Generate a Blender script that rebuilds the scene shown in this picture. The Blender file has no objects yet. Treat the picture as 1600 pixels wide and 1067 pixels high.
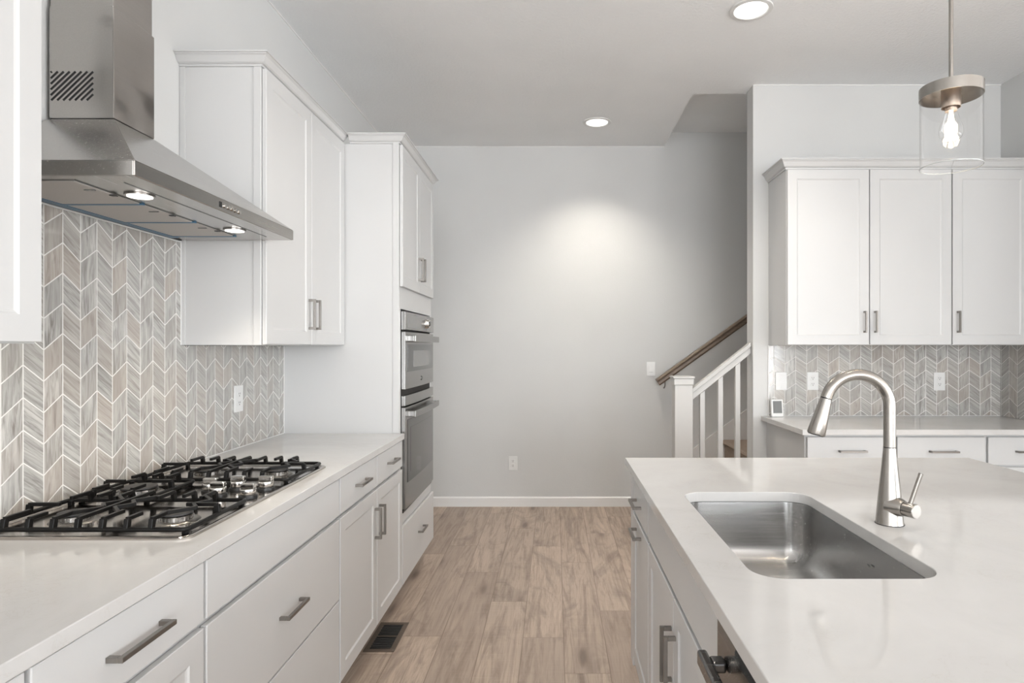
import bpy, bmesh, math, random
from mathutils import Vector, Matrix
random.seed(7)
S = bpy.context.scene
COL = S.collection
PI = math.pi

# ------------------------------------------------------------------ camera
cam_d = bpy.data.cameras.new('camera')
cam = bpy.data.objects.new('camera', cam_d); COL.objects.link(cam)
cam.location = (0, 0, 1.365); cam.rotation_euler = (PI/2, 0, 0)
cam_d.sensor_width = 36.0; cam_d.lens = 980/1600*36
cam_d.shift_x = -67/1600; cam_d.shift_y = 8.5/1600
cam_d.clip_start = 0.02
S.camera = cam
# ------------------------------------------------------------------ view
S.view_settings.view_transform = 'Standard'; S.view_settings.look = 'None'
S.view_settings.exposure = 0.13; S.view_settings.gamma = 1.0
S.view_settings.use_curve_mapping = False
# ------------------------------------------------------------------ sky and daylight
W = bpy.data.worlds.new('sky'); S.world = W; W.use_nodes = True
W.node_tree.nodes['Background'].inputs[0].default_value = (0.95, 0.98, 1.0, 1)
W.node_tree.nodes['Background'].inputs[1].default_value = 0.95

def area(name, loc, rot, sx, sy, watts, col=(1, 1, 1)):
    d = bpy.data.lights.new(name, 'AREA'); d.shape = 'RECTANGLE'
    d.size = sx; d.size_y = sy; d.energy = watts; d.color = col
    o = bpy.data.objects.new(name, d); COL.objects.link(o)
    o.location = loc; o.rotation_euler = rot
    return o
# daylight at windows behind and right of the photographer, plus one added left fill
DAY = (0.948, 0.988, 1.025)
area('daylight_rear', (1.3, -6.48, 1.55), (PI/2, 0, 0), 3.4, 2.1, 255, DAY)
area('daylight_slider', (4.4, -6.48, 1.35), (PI/2, 0, 0), 1.6, 2.0, 115, DAY)
area('daylight_side', (7.98, -2.0, 1.55), (PI/2, 0, PI/2), 6.4, 2.1, 380, DAY)
area('added_fill_left', (-1.40, -3.6, 1.55), (PI/2, 0, -PI/2), 3.6, 2.1, 90, DAY)  # unseen left window light, added to brighten the island's aisle face
# sun put in, unseen, so light off the living room floor brightens the ceiling
sd = bpy.data.lights.new('bounce_sun', 'SUN'); sd.energy = 40.0; sd.angle = 0.01; sd.color = (0.97, 0.99, 1.02)
so_ = bpy.data.objects.new('bounce_sun', sd); COL.objects.link(so_)
so_.rotation_euler = Vector((-0.45, 0.55, -0.70)).to_track_quat('-Z', 'Y').to_euler()

# ------------------------------------------------------------------ node helpers
class V_:
    """a value socket with arithmetic"""
    def __init__(s, nt, sock): s.nt, s.k = nt, sock
    def _m(s, op, o=None, o2=None):
        n = s.nt.nodes.new('ShaderNodeMath'); n.operation = op
        for i, v in enumerate((s, o, o2)):
            if v is None: continue
            if isinstance(v, V_): s.nt.links.new(v.k, n.inputs[i])
            else: n.inputs[i].default_value = v
        return V_(s.nt, n.outputs[0])
    def __add__(s, o): return s._m('ADD', o)
    def __sub__(s, o): return s._m('SUBTRACT', o)
    def __mul__(s, o): return s._m('MULTIPLY', o)
    def __truediv__(s, o): return s._m('DIVIDE', o)
    def floor(s): return s._m('FLOOR')
    def frac(s): return s._m('FRACT')
    def mn(s, o): return s._m('MINIMUM', o)
    def mx(s, o): return s._m('MAXIMUM', o)
    def lt(s, o): return s._m('LESS_THAN', o)
    def gt(s, o): return s._m('GREATER_THAN', o)
    def ping(s, o): return s._m('PINGPONG', o)
    def mod(s, o): return s._m('FLOORED_MODULO', o)
    def pw(s, o): return s._m('POWER', o)
    def abs(s): return s._m('ABSOLUTE')

def new_mat(name):
    m = bpy.data.materials.new(name); m.use_nodes = True
    nt = m.node_tree; b = nt.nodes['Principled BSDF']
    return m, nt, b
def mapr(v, a, b, c, d, smooth=False):
    n = v.nt.nodes.new('ShaderNodeMapRange')
    n.inputs[1].default_value, n.inputs[2].default_value = a, b
    n.inputs[3].default_value, n.inputs[4].default_value = c, d
    if smooth: n.interpolation_type = 'SMOOTHSTEP'
    v.nt.links.new(v.k, n.inputs[0]); return V_(v.nt, n.outputs[0])
def coords(nt, kind='Object'):
    n = nt.nodes.new('ShaderNodeTexCoord'); return n.outputs[kind]
def sep(nt, k):
    n = nt.nodes.new('ShaderNodeSeparateXYZ'); nt.links.new(k, n.inputs[0])
    return [V_(nt, n.outputs[i]) for i in range(3)]
def comb(nt, *vs):
    n = nt.nodes.new('ShaderNodeCombineXYZ')
    for i, v in enumerate(vs):
        if isinstance(v, V_): nt.links.new(v.k, n.inputs[i])
        else: n.inputs[i].default_value = v
    return n.outputs[0]
def noise(nt, vec, scale=1.0, detail=3.0, rough=0.55, dist=0.0):
    n = nt.nodes.new('ShaderNodeTexNoise'); n.inputs['Scale'].default_value = scale
    n.inputs['Detail'].default_value = detail; n.inputs['Roughness'].default_value = rough
    n.inputs['Distortion'].default_value = dist
    if vec is not None: nt.links.new(vec, n.inputs['Vector'])
    return V_(nt, n.outputs[0])
def white(nt, vec):
    n = nt.nodes.new('ShaderNodeTexWhiteNoise'); nt.links.new(vec, n.inputs[0]); return V_(nt, n.outputs[0]), n.outputs[1]
def mixc(nt, fac, a, b):
    n = nt.nodes.new('ShaderNodeMix'); n.data_type = 'RGBA'
    if isinstance(fac, V_): nt.links.new(fac.k, n.inputs[0])
    else: n.inputs[0].default_value = fac
    for s, i in ((a, 6), (b, 7)):
        if isinstance(s, (tuple, list)): n.inputs[i].default_value = (*s[:3], 1)
        else: nt.links.new(s, n.inputs[i])
    return n.outputs[2]
def bump(nt, b, h, strength=0.1, dist=0.01):
    n = nt.nodes.new('ShaderNodeBump'); n.inputs['Strength'].default_value = strength
    n.inputs['Distance'].default_value = dist
    nt.links.new(h.k, n.inputs['Height']); nt.links.new(n.outputs[0], b.inputs['Normal'])
def setv(b, nt, name, v):
    if isinstance(v, V_): nt.links.new(v.k, b.inputs[name])
    elif hasattr(v, 'is_linked'): nt.links.new(v, b.inputs[name])
    elif isinstance(v, tuple): b.inputs[name].default_value = (*v[:3], 1)
    else: b.inputs[name].default_value = v

def paint(name, col, rough=0.4, bs=0.0, bscale=120, spec=0.5, var=0.02):
    m, nt, b = new_mat(name)
    o = coords(nt)
    n1 = noise(nt, o, 1.7, 2)
    c = mixc(nt, mapr(n1, 0.3, 0.7, 0, 1), tuple(x*(1-var) for x in col), tuple(min(1, x*(1+var)) for x in col))
    setv(b, nt, 'Base Color', c); setv(b, nt, 'Roughness', rough); setv(b, nt, 'Specular IOR Level', spec)
    if bs: bump(nt, b, noise(nt, o, bscale, 3, 0.6), bs, 0.004)
    return m
def metal(name, col, rough, axis='y', br=0.06, wob=0.0, aniso=0.0, metallic=1.0):
    m, nt, b = new_mat(name)
    o = coords(nt); x, y, z = sep(nt, o)
    sc = {'x': (3, 260, 260), 'y': (260, 3, 260), 'z': (260, 260, 3)}[axis]
    n1 = noise(nt, comb(nt, x*sc[0], y*sc[1], z*sc[2]), 1.0, 2)
    setv(b, nt, 'Base Color', mixc(nt, n1, tuple(c*0.93 for c in col), tuple(min(1, c*1.05) for c in col)))
    setv(b, nt, 'Metallic', metallic); setv(b, nt, 'Roughness', mapr(n1, 0.2, 0.8, max(0.02, rough-br), rough+br))
    if wob: bump(nt, b, noise(nt, o, 5.0, 1), wob, 0.05)
    return m
def plain(name, col, rough=0.5, metallic=0.0, spec=0.5):
    m, nt, b = new_mat(name)
    n1 = noise(nt, coords(nt), 40, 2)
    setv(b, nt, 'Base Color', mixc(nt, n1, tuple(c*0.96 for c in col), tuple(min(1, c*1.04) for c in col)))
    setv(b, nt, 'Roughness', rough); setv(b, nt, 'Metallic', metallic); setv(b, nt, 'Specular IOR Level', spec)
    return m
def glow(name, col, strength):
    m, nt, b = new_mat(name)
    setv(b, nt, 'Base Color', (0.9, 0.9, 0.9)); setv(b, nt, 'Emission Color', col); setv(b, nt, 'Emission Strength', strength)
    return m
def thin_glass(name, tint=(1, 1, 1), f0=1.5):
    m = bpy.data.materials.new(name); m.use_nodes = True; nt = m.node_tree
    nt.nodes.remove(nt.nodes['Principled BSDF'])
    t = nt.nodes.new('ShaderNodeBsdfTransparent'); t.inputs[0].default_value = (*tint, 1)
    g = nt.nodes.new('ShaderNodeBsdfGlossy'); g.inputs['Roughness'].default_value = 0.02
    ge = nt.nodes.new('ShaderNodeNewGeometry'); dp = nt.nodes.new('ShaderNodeVectorMath'); dp.operation = 'DOT_PRODUCT'
    nt.links.new(ge.outputs['Normal'], dp.inputs[0]); nt.links.new(ge.outputs['Incoming'], dp.inputs[1])
    fac = (V_(nt, dp.outputs['Value']).abs()*-1.0 + 1.0).pw(5.0)*0.9 + f0
    mx = nt.nodes.new('ShaderNodeMixShader')
    nt.links.new(fac.k, mx.inputs[0]); nt.links.new(t.outputs[0], mx.inputs[1]); nt.links.new(g.outputs[0], mx.inputs[2])
    nt.links.new(mx.outputs[0], nt.nodes['Material Output'].inputs[0])
    return m

def tile_mat(name, axis, w, h, drop, u0, z0):
    """chevron glazed tiles: columns of slanted parallelograms with pale grout and wood-like veining"""
    m, nt, b = new_mat(name)
    X, Y, Z = sep(nt, coords(nt)); u = {'x': X, 'y': Y}[axis]
    U = (u - u0)/w; strip = U.floor(); fu = U.frac(); par = strip.mod(2.0)
    tri = U.ping(1.0)
    v2 = (Z - z0) + tri*drop
    Vv = v2/h; row = Vv.floor(); fv = Vv.frac()
    d = (fu.mn(fu*-1.0 + 1.0)*w).mn(fv.mn(fv*-1.0 + 1.0)*h*0.82)
    grout = mapr(d, 0.0012, 0.0021, 1, 0, True)
    r1, rc = white(nt, comb(nt, strip, row, 3.0))
    r2, _ = white(nt, comb(nt, strip, row, 9.0))
    r3, _ = white(nt, comb(nt, strip, row, 17.0))
    # veins: upright in one slant, along the slant in the other
    gx = u*(par*-1.0 + 1.0)*9.0 + u*par*75.0
    gz = v2*(par*-1.0 + 1.0)*85.0 + v2*par*9.0
    vec = comb(nt, gx + r1*40.0, gz + r2*40.0, r3*10.0)
    n1 = noise(nt, vec, 1.0, 4, 0.6, 0.8)
    n2 = noise(nt, vec, 0.42, 3, 0.6, 1.5)
    light, dark, warm = (0.58, 0.57, 0.545), (0.185, 0.172, 0.157), (0.45, 0.375, 0.315)
    c = mixc(nt, mapr(n1, 0.36, 0.68, 0, 0.8), light, dark)
    c = mixc(nt, mapr(r1, 0.35, 1.0, 0, 0.55), c, warm)
    c = mixc(nt, mapr(n2, 0.60, 0.74, 0, 0.65), c, (0.17, 0.142, 0.12))
    c = mixc(nt, mapr(r2, 0.0, 1.0, 0.0, 0.40), c, (0.30, 0.295, 0.28))
    c = mixc(nt, grout, c, (0.74, 0.73, 0.705))
    setv(b, nt, 'Base Color', c)
    setv(b, nt, 'Roughness', mapr(grout, 0, 1, 0.10, 0.75)); setv(b, nt, 'Specular IOR Level', 0.75)
    wav = noise(nt, comb(nt, u*14.0, Z*14.0, r1*5.0), 1.0, 1)
    bump(nt, b, grout*-1.0 + wav*0.06 + n1*0.02, 0.35, 0.002)
    return m

def quartz_mat(name):
    m, nt, b = new_mat(name); o = coords(nt)
    n1 = noise(nt, o, 3.0, 5, 0.6, 1.2)
    n2 = noise(nt, o, 14.0, 5, 0.7, 1.0)
    vein = mapr((n2 - 0.5).abs(), 0.0, 0.018, 1, 0)*mapr(n1, 0.5, 0.62, 0, 1)
    c = mixc(nt, mapr(n1, 0.35, 0.7, 0, 1), (0.59, 0.582, 0.57), (0.545, 0.537, 0.525))
    c = mixc(nt, vein*0.5, c, (0.50, 0.47, 0.44))
    setv(b, nt, 'Base Color', c); setv(b, nt, 'Roughness', 0.075); setv(b, nt, 'Specular IOR Level', 0.5)
    return m

def floor_mat(name):
    """uv: metres along the board, attribute: a random number per board"""
    m, nt, b = new_mat(name)
    uv = nt.nodes.new('ShaderNodeUVMap'); uv.uv_map = 'board'
    u, v, _ = sep(nt, uv.outputs[0])
    uv2 = nt.nodes.new('ShaderNodeUVMap'); uv2.uv_map = 'edge'
    eu, ev, _ = sep(nt, uv2.outputs[0])
    at = nt.nodes.new('ShaderNodeAttribute'); at.attribute_name = 'tone'
    r, g, bl = sep(nt, at.outputs['Vector'])
    base = noise(nt, comb(nt, u*3.0, v*0.5, r*30.0), 1.6, 3, 0.6, 0.6)
    grain = noise(nt, comb(nt, u*17.0, v*1.15, r*30.0), 1.0, 6, 0.68, 2.2)
    patch = noise(nt, comb(nt, u*4.5, v*1.6, r*50.0), 1.0, 4, 0.65, 1.5)
    fine = noise(nt, comb(nt, u*160.0, v*6.0, r*30.0), 1.0, 3, 0.6)
    saw = noise(nt, comb(nt, u*5.0, v*130.0, r*30.0), 1.0, 2, 0.5)
    # knots
    vo = nt.nodes.new('ShaderNodeTexVoronoi'); vo.inputs['Scale'].default_value = 1.0
    nt.links.new(comb(nt, u*6.0, v*1.7, r*13.0), vo.inputs['Vector'])
    kd = V_(nt, vo.outputs['Distance'])
    kd2 = kd + (grain - 0.5)*0.30
    kc = nt.nodes.new('ShaderNodeSeparateColor'); nt.links.new(vo.outputs['Color'], kc.inputs[0])
    has = V_(nt, kc.outputs[0]).gt(0.42)
    knot = mapr(kd2, 0.03, 0.17, 1, 0, True)*has
    halo = mapr(kd2, 0.06, 0.34, 1, 0, True)*has
    c = mixc(nt, mapr(base, 0.35, 0.65, 0, 1), (0.57, 0.455, 0.365), (0.43, 0.34, 0.27))
    c = mixc(nt, mapr(g, 0, 1, 0, 0.5), c, (0.36, 0.29, 0.24))
    c = mixc(nt, mapr(grain, 0.46, 0.66, 0, 0.66), c, (0.20, 0.148, 0.115))
    c = mixc(nt, mapr(patch, 0.52, 0.68, 0, 0.62), c, (0.19, 0.145, 0.118))
    c = mixc(nt, mapr(fine, 0.42, 0.70, 0, 0.30), c, (0.20, 0.15, 0.12))
    c = mixc(nt, mapr(saw, 0.52, 0.70, 0, 0.22), c, (0.50, 0.41, 0.335))
    c = mixc(nt, halo*0.5, c, (0.21, 0.15, 0.115))
    c = mixc(nt, knot*0.65, c, (0.085, 0.06, 0.048))
    c = mixc(nt, mapr(bl, 0.70, 1.0, 0, 0.40), c, (0.22, 0.165, 0.135))
    edge = mapr(eu.mn(ev), 0.0010, 0.0026, 1, 0)
    c = mixc(nt, edge*0.7, c, (0.16, 0.11, 0.08))
    setv(b, nt, 'Base Color', c); setv(b, nt, 'Roughness', mapr(grain, 0.3, 0.7, 0.36, 0.52))
    bump(nt, b, edge*-1.0 + fine*0.15, 0.25, 0.0015)
    return m
def wood_mat(name, a, c2):
    m, nt, b = new_mat(name)
    x, y, z = sep(nt, coords(nt))
    g = noise(nt, comb(nt, x*6.0, y*60.0, z*60.0), 1.0, 4, 0.6, 0.5)
    setv(b, nt, 'Base Color', mixc(nt, mapr(g, 0.3, 0.7, 0, 1), a, c2)); setv(b, nt, 'Roughness', 0.35)
    return m
def carpet_mat(name):
    m, nt, b = new_mat(name); o = coords(nt)
    n1 = noise(nt, o, 260, 3); n2 = noise(nt, o, 30, 2)
    c = mixc(nt, n1, (0.22, 0.165, 0.13), (0.52, 0.43, 0.36))
    c = mixc(nt, mapr(n2, 0.4, 0.7, 0, 0.3), c, (0.27, 0.21, 0.17))
    setv(b, nt, 'Base Color', c); setv(b, nt, 'Roughness', 0.95); setv(b, nt, 'Specular IOR Level', 0.1)
    bump(nt, b, n1, 0.8, 0.006)
    return m

M = {}
M['white'] = paint('white_cabinet_paint', (0.592, 0.592, 0.588), 0.32)
M['trimw'] = paint('white_trim_paint', (0.78, 0.775, 0.765), 0.35)
M['wall'] = paint('grey_wall_paint', (0.628, 0.63, 0.622), 0.75, 0.12, 90)
M['ceil'] = paint('knockdown_ceiling_paint', (0.865, 0.875, 0.88), 0.85, 0.9, 60)
M['quartz'] = quartz_mat('white_quartz')
M['floor'] = floor_mat('oak_boards')
M['steel'] = metal('brushed_stainless_steel', (0.50, 0.485, 0.465), 0.24, 'y', 0.05)
M['steelw'] = metal('brushed_stainless_sheet', (0.50, 0.48, 0.46), 0.17, 'y', 0.03, 0.45)
M['steelx'] = metal('brushed_stainless_across', (0.60, 0.58, 0.55), 0.26, 'x', 0.05)
M['sink'] = metal('satin_sink_steel', (0.47, 0.467, 0.46), 0.25, 'x', 0.03)
_m = M['sink']; _b = _m.node_tree.nodes['Principled BSDF']; _t = _m.node_tree.nodes.new('ShaderNodeTangent')
_t.direction_type = 'RADIAL'; _t.axis = 'Z'; _m.node_tree.links.new(_t.outputs[0], _b.inputs['Tangent'])
_b.inputs['Anisotropic'].default_value = 0.75; _b.inputs['Anisotropic Rotation'].default_value = 0.25
M['nickel'] = plain('brushed_nickel', (0.35, 0.33, 0.305), 0.27, 1.0)
M['pull'] = plain('dark_brushed_nickel', (0.27, 0.253, 0.235), 0.36, 1.0)
M['chrome'] = plain('polished_metal', (0.66, 0.64, 0.61), 0.12, 1.0)
M['copper'] = plain('warm_brushed_nickel', (0.60, 0.50, 0.42), 0.28, 1.0)
M['ovensteel'] = plain('grey_oven_steel', (0.33, 0.325, 0.315), 0.27, 1.0)
M['railpaint'] = paint('grey_white_railing_paint', (0.52, 0.51, 0.49), 0.38)
M['dwsteel'] = metal('slate_steel', (0.20, 0.195, 0.19), 0.25, 'y', 0.04)
M['iron'] = plain('black_cast_iron', (0.007, 0.0065, 0.006), 0.36, 0.0, 0.22)
M['cap'] = plain('matte_burner_cap', (0.03, 0.028, 0.027), 0.5)
M['black'] = plain('black_plastic', (0.012, 0.012, 0.012), 0.4)
M['dark'] = plain('dark_void', (0.03, 0.028, 0.026), 0.7)
M['ovenglass'] = plain('dark_oven_glass', (0.055, 0.055, 0.054), 0.06)
M['ovenglass2'] = plain('grey_oven_window', (0.20, 0.20, 0.195), 0.09)
M['filter'] = paint('grey_filter_mesh', (0.46, 0.44, 0.42), 0.45, 0.3, 300)
M['film'] = plain('blue_protective_film', (0.035, 0.13, 0.23), 0.3)
M['plate'] = plain('white_plastic_plate', (0.74, 0.74, 0.73), 0.3)
M['bronze'] = metal('bronze_register', (0.16, 0.125, 0.10), 0.45, 'x', 0.05, metallic=0.6)
M['handrail'] = wood_mat('stained_handrail_wood', (0.22, 0.165, 0.12), (0.13, 0.095, 0.07))
M['carpet'] = carpet_mat('tan_cut_pile_carpet')
M['lcd'] = paint('grey_display', (0.15, 0.155, 0.15), 0.25, var=0.2)
M['glass'] = thin_glass('clear_glass', (0.985, 0.985, 0.985), 0.04)
M['lens'] = glow('lit_lamp_lens', (1.0, 0.97, 0.92), 1.6)
M['hoodlens'] = glow('lit_hood_lens', (1.0, 0.96, 0.9), 1.6)
M['filament'] = glow('glowing_filament', (1.0, 0.84, 0.55), 3.0)
M['tileL'] = tile_mat('chevron_tile_cooking_wall', 'y', 0.0673, 0.0868, 0.0472, 1.801, 1.6642)
M['tileR'] = tile_mat('chevron_tile_bar_wall', 'x', 0.0709, 0.0875, 0.0490, 2.283, 0.951)
M['tileS'] = tile_mat('chevron_tile_side_wall', 'y', 0.0709, 0.0875, 0.0490, 4.02, 0.951)

# ------------------------------------------------------------------ mesh helpers
class MB:
    def __init__(s): s.bm = bmesh.new()
    def box(s, x0, x1, y0, y1, z0, z1):
        if x0 > x1: x0, x1 = x1, x0
        if y0 > y1: y0, y1 = y1, y0
        if z0 > z1: z0, z1 = z1, z0
        v = [s.bm.verts.new(p) for p in ((x0,y0,z0),(x1,y0,z0),(x1,y1,z0),(x0,y1,z0),(x0,y0,z1),(x1,y0,z1),(x1,y1,z1),(x0,y1,z1))]
        for f in ((3,2,1,0),(4,5,6,7),(0,1,5,4),(1,2,6,5),(2,3,7,6),(3,0,4,7)): s.bm.faces.new([v[i] for i in f])
        return s
    def hexa(s, b, t):
        """b, t: 4 bottom and 4 top points, counter-clockwise seen from above"""
        v = [s.bm.verts.new(p) for p in list(b)+list(t)]
        for f in ((3,2,1,0),(4,5,6,7),(0,1,5,4),(1,2,6,5),(2,3,7,6),(3,0,4,7)): s.bm.faces.new([v[i] for i in f])
        return s
    def bar(s, p0, p1, w, h, up=(0,0,1)):
        p0, p1 = Vector(p0), Vector(p1); d = (p1-p0).normalized(); up = Vector(up)
        sd = d.cross(up).normalized(); u = sd.cross(d).normalized()
        q = []
        for p in (p0, p1):
            for a, b in ((-1,-1),(1,-1),(1,1),(-1,1)): q.append(s.bm.verts.new(p + sd*(a*w/2) + u*(b*h/2)))
        for f in ((3,2,1,0),(4,5,6,7),(0,1,5,4),(1,2,6,5),(2,3,7,6),(3,0,4,7)): s.bm.faces.new([q[i] for i in f])
        return s
    def tube(s, pts, r, n=12, cap=True, flat=1.0):
        """swept tube; r a number or one radius per point"""
        pts = [Vector(p) for p in pts]; k = len(pts)
        rr = [r]*k if isinstance(r, (int, float)) else list(r)
        ref = Vector((0,0,1)); rings = []
        t0 = (pts[1]-pts[0]).normalized()
        if abs(t0.dot(ref)) > 0.9: ref = Vector((1,0,0))
        for i in range(k):
            a = pts[max(0,i-1)]; b = pts[min(k-1,i+1)]; t = (b-a).normalized()
            sd = t.cross(ref).normalized(); u = sd.cross(t).normalized(); ref = u
            rings.append([s.bm.verts.new(pts[i] + sd*math.cos(2*PI*j/n)*rr[i] + u*math.sin(2*PI*j/n)*rr[i]*flat) for j in range(n)])
        for i in range(k-1):
            for j in range(n):
                s.bm.faces.new((rings[i][j], rings[i][(j+1)%n], rings[i+1][(j+1)%n], rings[i+1][j])).smooth = True
        if cap:
            s.bm.faces.new(rings[0][::-1]); s.bm.faces.new(rings[-1])
        return s
    def lathe(s, prof, n=32, c=(0,0,0), cap=True, smooth=True):
        rings = []
        for r, z in prof:
            rings.append([s.bm.verts.new((c[0]+r*math.cos(2*PI*j/n), c[1]+r*math.sin(2*PI*j/n), c[2]+z)) for j in range(n)])
        for i in range(len(rings)-1):
            for j in range(n):
                s.bm.faces.new((rings[i][j], rings[i][(j+1)%n], rings[i+1][(j+1)%n], rings[i+1][j])).smooth = smooth
        if cap:
            s.bm.faces.new(rings[0][::-1]); s.bm.faces.new(rings[-1])
        return s
    def prism(s, poly, axis, a, b):
        """extrude a polygon; axis 'x': poly is (y,z); 'y': (x,z); 'z': (x,y)"""
        def P(p, t): return {'x': (t, p[0], p[1]), 'y': (p[0], t, p[1]), 'z': (p[0], p[1], t)}[axis]
        A = [s.bm.verts.new(P(p, a)) for p in poly]; B = [s.bm.verts.new(P(p, b)) for p in poly]
        n = len(poly)
        s.bm.faces.new(A[::-1]); s.bm.faces.new(B)
        for i in range(n): s.bm.faces.new((A[i], A[(i+1)%n], B[(i+1)%n], B[i]))
        return s
    def strip(s, profs):
        """loft a list of equal-length closed profiles (point lists)"""
        R = [[s.bm.verts.new(p) for p in pr] for pr in profs]; n = len(R[0])
        for i in range(len(R)-1):
            for j in range(n): s.bm.faces.new((R[i][j], R[i][(j+1)%n], R[i+1][(j+1)%n], R[i+1][j]))
        s.bm.faces.new(R[0][::-1]); s.bm.faces.new(R[-1])
        return s
    def build(s, name, mat, parent=None, bevel=0.0, seg=2, smooth=False, loc=None, rotz=None):
        bmesh.ops.recalc_face_normals(s.bm, faces=s.bm.faces[:])
        me = bpy.data.meshes.new(name); s.bm.to_mesh(me); s.bm.free()
        me.materials.append(mat)
        if smooth:
            for p in me.polygons: p.use_smooth = True
        if any(p.use_smooth for p in me.polygons):
            keep = [p.use_smooth for p in me.polygons]
            me.set_sharp_from_angle(angle=math.radians(34))
            me.polygons.foreach_set('use_smooth', keep)
        o = bpy.data.objects.new(name, me); COL.objects.link(o)
        if parent is not None: o.parent = parent
        if loc is not None: o.location = loc
        if rotz is not None: o.rotation_euler = (0,0,rotz)
        if bevel:
            md = o.modifiers.new('bevel', 'BEVEL'); md.width = bevel; md.segments = seg
            md.limit_method = 'ANGLE'; md.angle_limit = math.radians(40)
        return o

def tag(o, label=None, cat=None, group=None, kind=None):
    if label: o['label'] = label
    if cat: o['category'] = cat
    if group: o['group'] = group
    if kind: o['kind'] = kind
    return o
def thing(name, label, cat, loc=(0,0,0), rotz=0.0, group=None):
    o = bpy.data.objects.new(name, None); COL.objects.link(o); o.empty_display_size = 0.1
    o.location = loc; o.rotation_euler = (0,0,rotz)
    return tag(o, label, cat, group)
def struct(name, mb, mat, label, cat, bevel=0.0):
    return tag(mb.build(name, mat, None, bevel), label, cat, None, 'structure')
def copy_tree(o, parent=None):
    c = o.copy(); COL.objects.link(c)
    if parent is not None: c.parent = parent
    for ch in list(o.children): copy_tree(ch, c)
    return c
def rring(x0, x1, y0, y1, r, z, n=8):
    pts = []
    for cx, cy, a0 in ((x1-r, y1-r, 0), (x0+r, y1-r, 90), (x0+r, y0+r, 180), (x1-r, y0+r, 270)):
        for k in range(n+1):
            a = math.radians(a0 + 90*k/n); pts.append((cx+r*math.cos(a), cy+r*math.sin(a), z))
    return pts

# ------------------------------------------------------------------ room measurements
WX = -1.421      # face of the left wall
TX = -1.413      # face of the left tiles
BY = 5.372       # face of the far wall
CZ = 3.082       # ceiling
PX, PY0, PY1 = 1.298, 4.108, 4.235   # end and faces of the partition by the stairs
RX = 2.92        # face of the wall right of the bar counter
TY = 4.10        # face of the bar wall tiles

# ------------------------------------------------------------------ setting
mb = MB()
for y0, y1, z0, z1 in ((-6.6, -5.4, 0, CZ+0.12), (-1.8, BY+0.12, 0, CZ+0.12), (-5.4, -1.8, 0, 0.5), (-5.4, -1.8, 2.6, CZ+0.12)): mb.box(WX-0.12, WX, y0, y1, z0, z1)  # rear opening made up for the added left fill
struct('wall_left', mb, M['wall'], 'grey painted wall behind the range hood and cooking run', 'wall')
struct('wall_back', MB().box(WX, 8.2, BY, BY+0.12, 0, CZ+0.9), M['wall'], 'grey far wall with the light switch and stair handrail', 'wall')
struct('wall_partition', MB().box(PX, 8.2, PY0, PY1, 0, CZ+0.5), M['wall'], 'grey wall end and wall behind the bar cabinets', 'wall')
struct('wall_right', MB().box(RX, RX+0.12, 2.3, PY0, 0, CZ), M['wall'], 'grey side wall right of the bar cabinets', 'wall')
struct('wall_return', MB().box(RX+0.12, 8.2, 2.3, 2.42, 0, CZ), M['wall'], 'grey wall closing the living area', 'wall')
mb = MB()
for y0, y1, z0, z1 in ((-6.6, -5.2, 0, CZ), (1.2, 2.3, 0, CZ), (-5.2, 1.2, 0, 0.5), (-5.2, 1.2, 2.6, CZ)): mb.box(8.0, 8.12, y0, y1, z0, z1)
struct('wall_far_right', mb, M['wall'], 'grey wall of the living area with a wide window', 'wall')
mb = MB()
for x0, x1, z0, z1 in ((WX, -0.4, 0, CZ), (-0.4, 3.0, 0, 0.5), (-0.4, 3.0, 2.6, CZ), (3.0, 3.6, 0, CZ), (3.6, 5.2, 0, 0.35), (3.6, 5.2, 2.35, CZ), (5.2, 8.0, 0, CZ)):
    mb.box(x0, x1, -6.62, -6.5, z0, z1)
struct('wall_rear', mb, M['wall'], 'grey wall behind the photographer with windows', 'wall')

# ceiling with the stairwell recess
SX, SY = 0.935, 4.255
mb = MB()
mb.box(WX-0.12, 8.2, -6.6, SY, CZ, CZ+0.12); mb.box(WX-0.12, SX, SY, BY+0.12, CZ, CZ+0.12)
struct('ceiling', mb, M['ceil'], 'pale grey textured ceiling', 'ceiling')
mb = MB(); mb.box(SX-0.02, 8.2, SY-0.02, BY, CZ+0.121, CZ+0.2)
struct('ceiling_stairwell', mb, M['ceil'], 'darker textured ceiling above the stairs', 'ceiling')

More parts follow.
